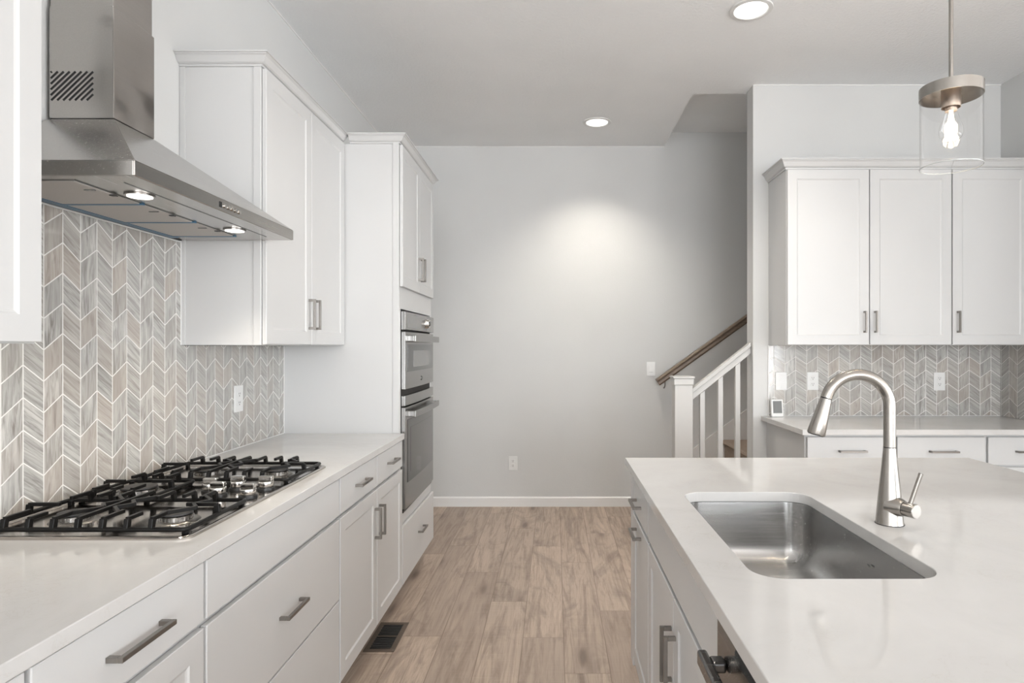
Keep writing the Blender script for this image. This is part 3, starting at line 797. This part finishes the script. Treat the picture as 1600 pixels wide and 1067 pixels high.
Ir = -PI/2    # island faces -x : local x -> -y
t = thing('island_cabinet', 'white island cabinet with sink doors and two drawer pulls', 'cabinet', (IF0, 2.532, 0), Ir)
L1 = 2.532-1.181    # along -y up to the dishwasher
b = MB()
DPT = 0.62
b.box(0, L1, 0, 0.035, 0.112, 0.8835); b.box(0, L1, DPT-0.02, DPT, 0.112, 0.8835)
b.box(0, 0.018, 0.036, DPT-0.021, 0.112, 0.8835); b.box(L1-0.018, L1, 0.036, DPT-0.021, 0.112, 0.8835)
b.box(0.019, L1-0.019, 0.036, DPT-0.021, 0.112, 0.130); b.box(0, L1, 0.075, DPT, 0.0, 0.111)
b.build('carcass', M['white'], t)
u = lambda y: 2.532-y
MB().box(0, 0.066, -T, 0, 0.112, 0.878).build('end_panel', M['white'], t, 0.0015)
d = slab(t, u(2.44)-0.022, u(2.068), DZ0-0.012, DZ1); handle(d, u(2.296), 0.790, 0.135, False, -T)
d = shaker(t, u(2.44)-0.022, u(2.068), 0.150, GZ-0.012); handle(d, u(2.296), 0.680, 0.135, False, -T)
slab(t, u(2.058), u(1.186), DZ0-0.012, DZ1, 'false_front')
d = shaker(t, u(2.058), u(1.627), 0.150, GZ-0.012); handle(d, u(1.652), 0.557, 0.145, True, -T)
d = shaker(t, u(1.621), u(1.186), 0.150, GZ-0.012); handle(d, u(1.594), 0.557, 0.145, True, -T)
t = thing('island_back_panel', 'plain white back of the island under the overhang', 'cabinet', (0, 0, 0))
MB().box(IF0+DPT+0.002, IF0+DPT+0.35, ISL_Y0+0.05, 2.532, 0.0, 0.8835).build('panel', M['white'], t)

# dishwasher beside the sink doors
t = thing('dishwasher', 'dark stainless dishwasher built into the near end of the island', 'dishwasher', (IF0, 1.176, 0), Ir)
DW = 0.60
MB().box(0.004, DW-0.004, 0.0, 0.57, 0.11, 0.872).build('tub', M['dark'], t)
d = MB().box(0.004, DW-0.004, -0.022, -0.0005, 0.115, 0.868).build('door', M['dwsteel'], t, 0.003)
MB().box(0.012, DW-0.012, -0.0228, -0.0222, 0.842, 0.862).build('control_strip', M['ovenglass'], d)
b = MB(); b.box(0.030, DW-0.030, -0.066, -0.048, 0.786, 0.814)
for xx in (0.045, DW-0.075): b.box(xx, xx+0.03, -0.048, -0.0225, 0.790, 0.810)
b.build('handle', M['dwsteel'], d, 0.005, 3)

# sink
t = thing('undermount_sink', 'stainless single bowl sink under the island worktop', 'sink', ((sx0+sx1)/2, (sy0+sy1)/2, 0.70))
hx, hy = (sx1-sx0)/2, (sy1-sy0)/2
zt = IZ-0.0325-0.70; b = MB()
o_ = 0.004
prof = [(-0.020, zt), (-o_, zt), (-o_, zt-0.004), (-o_+0.002, zt-0.07), (-o_+0.004, 0.062), (0.002, 0.040), (0.010, 0.022), (0.024, 0.008), (0.044, 0.0022), (0.10, 0.0)]
R = []
for ins, z in prof:
    rr = max(0.02, sr - ins if ins < 0.03 else sr-0.02)
    R.append([b.bm.verts.new(p) for p in rring(-hx+ins, hx-ins, -hy+ins, hy-ins, rr, z, 10)])
for i in range(len(R)-1):
    for j in range(len(R[0])): b.bm.faces.new((R[i][j], R[i][(j+1)%len(R[0])], R[i+1][(j+1)%len(R[0])], R[i+1][j])).smooth = True
b.bm.faces.new(R[-1])
bowl = b.build('bowl', M['sink'], t)
md = bowl.modifiers.new('thickness', 'SOLIDIFY'); md.thickness = 0.0012; md.offset = 1
b = MB().lathe([(0.055, 0.0010), (0.054, 0.003), (0.040, 0.002), (0.036, -0.004), (0.004, -0.004)], 28, (0, 0, 0.0008)); b.build('drain', M['chrome'], t)
MB().box(hx-0.0035, hx-0.0025, -0.062, -0.046, zt-0.052, zt-0.048).build('stamped_mark', M['lcd'], bowl)

# faucet
fx, fy_, fz = 0.855, 1.602, IZ
t = thing('kitchen_faucet', 'brushed nickel pull down faucet behind the island sink', 'faucet', (fx, fy_, fz))
body = MB().lathe([(0.0335, 0.0), (0.0335, 0.003), (0.0325, 0.005), (0.0295, 0.045), (0.0240, 0.10), (0.0185, 0.15), (0.0150, 0.194)], 36).build('body', M['nickel'], t)
MB().lathe([(0.0345, 0.0001), (0.0345, 0.0018)], 36).build('base_ring', M['black'], body)
MB().lathe([(0.0147, 0.1942), (0.0147, 0.1958)], 30).build('joint_ring', M['black'], body)
r = 0.0825; zc = 0.298; pts = [(0, 0, 0.196), (0, 0, 0.235), (0, 0, 0.27)]
for k in range(0, 25):
    a = math.radians(164.0*k/24); pts.append((-r + r*math.cos(a), 0, zc + r*math.sin(a)))
sp = MB().tube(pts, 0.0148, 20).build('spout', M['nickel'], t)
e = Vector(pts[-1]); a = math.radians(164.0); dirv = Vector((-math.sin(a), 0, math.cos(a)))
MB().tube([e, e+dirv*0.0025], 0.0143, 20).build('joint_ring', M['black'], sp)
h0 = e+dirv*0.0026
hd = MB().tube([h0, h0+dirv*0.006, h0+dirv*0.03, h0+dirv*0.060, h0+dirv*0.091, h0+dirv*0.094], [0.0148, 0.0152, 0.0175, 0.0200, 0.0228, 0.0215], 28).build('spray_head', M['nickel'], t)
q = h0+dirv*0.0942
MB().tube([q, q+dirv*0.002], 0.019, 24).build('spray_face', M['black'], hd)
# side valve: short cylinder towards the viewer and right, lever upright
v0 = Vector((0.002, -0.006, 0.048)); vd = Vector((0.40, -0.917, 0.0)).normalized()
va = MB().tube([v0, v0+vd*0.028, v0+vd*0.036, v0+vd*0.0365], [0.030, 0.0215, 0.0185, 0.0180], 30).build('valve_body', M['nickel'], t)
q = v0+vd*0.037
kn = MB().tube([q, q+vd*0.001, q+vd*0.030, q+vd*0.0315], [0.0168, 0.0178, 0.0178, 0.0165], 30).build('valve_knob', M['nickel'], t)
q = v0+vd*0.052; q.z += 0.016
MB().tube([q, q+Vector((0.010, -0.003, 0.035)), q+Vector((0.022, -0.007, 0.076))], [0.0055, 0.0052, 0.0056], 14).build('lever', M['nickel'], kn)

# ------------------------------------------------------------------ bar wall: cabinets, worktop, tiles
BFY = 3.795
t = thing('wall_cabinet', 'white wall cabinet with two doors beside the stair wall', 'cabinet', (1.399, BFY, 0), 0)
w = 0.993
carcass(t, w, PY0-BFY-0.0005, 1.376, 2.4375)
for i, (a, c) in enumerate(((0.003, 0.4935), (0.4995, w-0.003))):
    d = shaker(t, a, c, 1.379, 2.4335); handle(d, c-0.030 if i == 0 else a+0.028, 1.516, 0.130, True, -T)
crown(t, w, PY0-BFY-0.001, 2.438, 2.4965, True, False)
t = thing('wall_cabinet', 'white single door wall cabinet in the corner at the right edge', 'cabinet', (2.3935, BFY, 0), 0)
w = 0.524
carcass(t, w, PY0-BFY-0.0005, 1.376, 2.4375)
d = shaker(t, 0.003, 0.472, 1.379, 2.4335); handle(d, 0.031, 1.516, 0.130, True, -T)
MB().box(0.476, w, -T, 0, 1.376, 2.4375).build('filler_strip', M['white'], t)
crown(t, w, PY0-BFY-0.001, 2.438, 2.4965, False, False)

LFY = 3.487
t = thing('base_cabinet', 'white base cabinet at the left end of the bar counter', 'cabinet', (1.393, LFY, 0), 0)
carcass(t, 0.4965, PY0-LFY-0.001, 0.112, 0.8825, 1)
MB().box(-0.006, -0.0003, 0.0, PY0-LFY-0.001, 0.0, 0.8825).build('end_panel', M['white'], t)
d = slab(t, 0.004, 0.492, 0.711, 0.866); handle(d, 0.25, 0.789, 0.150, False, -T)
d = shaker(t, 0.004, 0.492, 0.118, 0.700); handle(d, 0.462, 0.58, 0.135, True, -T)
t = thing('base_cabinet', 'white base cabinet in the middle of the bar counter behind the faucet', 'cabinet', (1.8905, LFY, 0), 0)
carcass(t, 0.4965, PY0-LFY-0.001, 0.112, 0.8825, 1)
d = slab(t, 0.004, 0.492, 0.711, 0.866); handle(d, 0.255, 0.787, 0.155, False, -T)
d = shaker(t, 0.004, 0.492, 0.118, 0.700); handle(d, 0.03, 0.58, 0.135, True, -T)
t = thing('base_cabinet', 'white base cabinet at the right end of the bar counter', 'cabinet', (2.388, LFY, 0), 0)
carcass(t, 0.530, PY0-LFY-0.001, 0.112, 0.8825, 1)
d = slab(t, 0.010, 0.526, 0.711, 0.866); handle(d, 0.235, 0.787, 0.155, False, -T)
d = shaker(t, 0.010, 0.526, 0.118, 0.700); handle(d, 0.04, 0.58, 0.135, True, -T)
tag(MB().box(1.350, RX-0.0005, 3.418, PY0-0.0005, 0.8835, 0.914).build('worktop', M['quartz'], None, 0.002, 2), 'white quartz worktop of the bar counter against the far tiles', 'countertop')
t = thing('tile_backsplash', 'grey chevron tile backsplash above the bar counter', 'backsplash')
MB().box(1.401, RX-0.0085, TY, PY0-0.0005, 0.915, 1.3755).build('tile_field', M['tileR'], t)
MB().box(1.394, 1.4005, TY-0.001, PY0-0.0005, 0.915, 1.3755).build('edge_strip', M['trimw'], t)
MB().box(1.401, RX-0.01, TY-0.003, TY, 0.9145, 0.917).build('caulk_line', M['trimw'], t)
t = thing('tile_backsplash', 'short return of chevron tiles on the wall at the right edge', 'backsplash')
MB().box(RX-0.008, RX-0.0005, 3.418, TY-0.0005, 0.915, 1.3755).build('tile_field', M['tileS'], t)

# small digital clock on the bar counter
t = thing('digital_clock', 'small white digital clock standing on the bar counter by the wall', 'clock', (1.435, 4.045, 0.9145), 0.12)
c = MB().hexa([(-0.040, -0.008, 0), (0.040, -0.008, 0), (0.040, 0.012, 0), (-0.040, 0.012, 0)], [(-0.040, 0.004, 0.112), (0.040, 0.004, 0.112), (0.040, 0.024, 0.112), (-0.040, 0.024, 0.112)]).build('case', M['plate'], t, 0.004, 3)
MB().hexa([(-0.030, -0.0062, 0.024), (0.030, -0.0062, 0.024), (0.030, 0.0, 0.024), (-0.030, 0.0, 0.024)], [(-0.030, 0.0025, 0.102), (0.030, 0.0025, 0.102), (0.030, 0.009, 0.102), (-0.030, 0.009, 0.102)]).build('screen', M['lcd'], t)

# ------------------------------------------------------------------ stairs
RISE, RUN, SX0 = 0.191, 0.262, 0.925
t = thing('staircase', 'carpeted stairs climbing right behind the white railing', 'stairs', (0, 0, 0))
prof = [(SX0, 0.0)]
for k in range(8):
    x = SX0 + k*RUN; z = (k+1)*RISE
    prof += [(x, z-0.045), (x-0.018, z-0.036), (x-0.026, z-0.020), (x-0.020, z-0.006), (x-0.004, z)]
    if k < 7: prof += [(x+RUN, z)]
prof += [(SX0+8*RUN, 8*RISE), (SX0+8*RUN, 0.0)]
MB().prism(prof, 'y', PY1+0.002, BY-0.016).build('carpet', M['carpet'], t)
b = MB()
def skz(x): return 0.471 + 0.73*(x-1.146)
b.prism([(0.885, 0), (3.1, 0), (3.1, skz(3.1)), (0.885, skz(0.885))], 'y', BY-0.015, BY-0.0005)
b.build('skirt_board', M['trimw'], t)
b = MB().prism([(0.906, 0), (PX-0.001, 0), (PX-0.001, 0.36), (0.906, 0.06)], 'y', PY0+0.02, PY1-0.02)
b.build('stringer', M['railpaint'], t)

t = thing('stair_railing', 'white newel post and balusters at the foot of the stairs', 'railing', (0, 0, 0))
ny = 4.170; nx0, nx1 = 0.787, 0.905
n_ = MB().box(nx0, nx1, ny-0.057, ny+0.057, 0, 1.115).build('newel_post', M['railpaint'], t, 0.002)
b = MB(); b.box(nx0-0.006, nx1+0.006, ny-0.063, ny+0.063, 1.1155, 1.158); b.box(nx0-0.012, nx1+0.012, ny-0.069, ny+0.069, 1.1582, 1.172)
b.build('post_cap', M['railpaint'], n_, 0.003)
r0, r1 = (nx1+0.001, 1.045), (PX-0.001, 1.355)
def rz(x): return r0[1] + (r1[1]-r0[1])*(x-r0[0])/(r1[0]-r0[0])
b = MB(); 
b.prism([(r0[0], r0[1]+0.012), (r1[0], r1[1]+0.012), (r1[0], r1[1]+0.042), (r0[0], r0[1]+0.042)], 'y', ny-0.030, ny+0.030)
b.prism([(r0[0], r0[1]-0.035), (r1[0], r1[1]-0.035), (r1[0], r1[1]+0.0118), (r0[0], r0[1]+0.0118)], 'y', ny-0.020, ny+0.020)
b.build('handrail', M['railpaint'], t, 0.003)
for x in (0.978, 1.098, 1.212):
    MB().prism([(x-0.016, 0.062+(x+0.016-0.906)*0.7654), (x+0.016, 0.062+(x+0.016-0.906)*0.7654), (x+0.016, rz(x+0.016)-0.0355), (x-0.016, rz(x-0.016)-0.0355)], 'y', ny-0.016, ny+0.016).build('baluster', M['railpaint'], t, 0.001, 1)

t = thing('wall_handrail', 'dark stained wooden handrail fixed to the far wall beside the stairs', 'handrail', (0, 0, 0))
hy = BY-0.065
p0, p1 = Vector((0.868, hy, 1.066)), Vector((2.6, hy, 1.066+0.715*(2.6-0.868)))
d_ = (p1-p0).normalized(); up = Vector((-d_.z, 0, d_.x))
sec = [(-0.028, -0.020), (-0.020, -0.032), (0.020, -0.032), (0.028, -0.020), (0.024, 0.0), (0.030, 0.014), (0.020, 0.030), (-0.020, 0.030), (-0.030, 0.014), (-0.024, 0.0)]
MB().strip([[p + Vector((0, a, 0)) + up*c for a, c in sec] for p in (p0, p1)]).build('rail', M['handrail'], t, 0.002)
for sx in (0.055, 1.2):
    q = p0 + d_*sx - up*0.033
    MB().tube([q, q+Vector((0, 0.0, -0.022)), q+Vector((0, 0.018, -0.045)), q+Vector((0, 0.045, -0.055)), Vector((q.x, BY-0.001, q.z-0.055))], 0.0055, 10).build('bracket', M['pull'], t)

# ------------------------------------------------------------------ lights of the room, two unseen ones added
def downlight(x, y, label, watts, size=2.05):
    t = thing('recessed_light', label, 'ceiling light', (x, y, CZ))
    MB().lathe([(0.080, -0.0005), (0.108, -0.0005), (0.106, -0.006), (0.086, -0.008), (0.080, -0.0005)], 40, cap=False).build('trim_ring', M['plate'], t)
    MB().lathe([(0.0795, -0.0046), (0.0795, -0.0006)], 36).build('lens', M['lens'], t)
    d = bpy.data.lights.new('downlight_beam', 'SPOT'); d.energy = watts; d.color = (1.0, 0.92, 0.82); d.spot_size = size; d.spot_blend = 1.0; d.shadow_soft_size = 0.07
    o = bpy.data.objects.new('downlight_beam', d); COL.objects.link(o); o.parent = t; o.location = (0, 0, -0.02)
    return t
downlight(0.322, 4.79, 'lit round recessed light in the ceiling near the far wall', 105)
downlight(0.998, 3.19, 'lit round recessed light at the top edge above the island', 85)

downlight(-0.20, 2.50, 'unseen recessed light added to brighten the cooktop aisle', 52)  # out of view, added to lighten the aisle floor and cabinet fronts
downlight(0.998, 1.20, 'unseen recessed light added above the near end of the island', 12)  # out of view, added for extra light on the island
t = thing('pendant_light', 'clear glass cylinder pendant with a glowing bulb above the island', 'pendant light', (1.080, 1.710, 1.857))
MB().lathe([(0.0745, 0.0), (0.0745, 0.190)], 48, cap=False).build('glass_shade', M['glass'], t)
b = MB().lathe([(0.0752, 0.0), (0.0755, 0.0015), (0.0742, 0.0020), (0.0735, 0.0010), (0.0740, 0.0), (0.0752, 0.0)], 48, (0, 0, -0.0022), cap=False)
b.build('glass_edge', plain('glass_rim_edge', (0.45, 0.47, 0.46), 0.1), t)
MB().lathe([(0.074, 0.188), (0.0768, 0.188), (0.0768, 0.218), (0.010, 0.2185), (0.010, 0.2145), (0.074, 0.2140), (0.074, 0.188)], 48, cap=False).build('metal_cap', M['nickel'], t)
MB().tube([(0, 0, 0.2186), (0, 0, 0.8), (0, 0, CZ-1.857-0.026)], 0.0055, 14).build('rod', M['nickel'], t)
MB().lathe([(0.055, CZ-1.857-0.025), (0.06, CZ-1.857-0.02), (0.06, CZ-1.857-0.0005)], 32).build('ceiling_canopy', M['nickel'], t)
so = MB().lathe([(0.0225, 0.160), (0.0235, 0.160), (0.0235, 0.2138), (0.0225, 0.2138), (0.0225, 0.160)], 30, cap=False).build('socket', M['copper'], t)
bu = MB().lathe([(0.013, 0.162), (0.014, 0.150), (0.020, 0.130), (0.0275, 0.107), (0.0295, 0.093), (0.0265, 0.079), (0.017, 0.070), (0.004, 0.067)], 28, cap=False, smooth=True).build('bulb', M['glass'], t)
b = MB()
for k in range(6):
    a = 2*PI*k/6
    b.tube([(0.004*math.cos(a), 0.004*math.sin(a), 0.150), (0.012*math.cos(a+0.4), 0.012*math.sin(a+0.4), 0.088)], 0.0010, 8)
b.build('filament', M['filament'], bu)
MB().lathe([(0.0145, 0.150), (0.0145, 0.164)], 20).build('bulb_base', M['copper'], bu)
pl = bpy.data.lights.new('bulb_light', 'POINT'); pl.energy = 1.2; pl.color = (1.0, 0.8, 0.55); pl.shadow_soft_size = 0.02
po = bpy.data.objects.new('bulb_light', pl); COL.objects.link(po); po.parent = t; po.location = (0, 0, 0.11)

# ------------------------------------------------------------------ floor register
t = thing('floor_register', 'bronze floor vent set in the boards beside the left cabinets', 'vent', (-0.790, 2.952, 0.0))
fr = MB(); hx, hy = 0.070, 0.148
fr.box(-hx, hx, -hy, -hy+0.022, 0.0003, 0.005); fr.box(-hx, hx, hy-0.022, hy, 0.0003, 0.005); fr.box(-hx, -hx+0.022, -hy+0.022, hy-0.022, 0.0003, 0.005); fr.box(hx-0.022, hx, -hy+0.022, hy-0.022, 0.0003, 0.005)
fr.build('frame', M['bronze'], t, 0.001, 1)
g = MB().box(-hx+0.0225, hx-0.0225, -hy+0.0225, hy-0.0225, 0.0003, 0.0012).build('grille', M['black'], t)
for k in range(11):
    y = -hy+0.034+k*(2*hy-0.068)/10
    MB().box(-hx+0.0225, hx-0.0225, y-0.0018, y+0.0018, 0.0014, 0.0035).build('louver', M['dark'], g)
MB().box(-hx+0.0225, hx-0.0225, -0.004, 0.004, 0.0037, 0.0047).build('crossbar', M['bronze'], g)
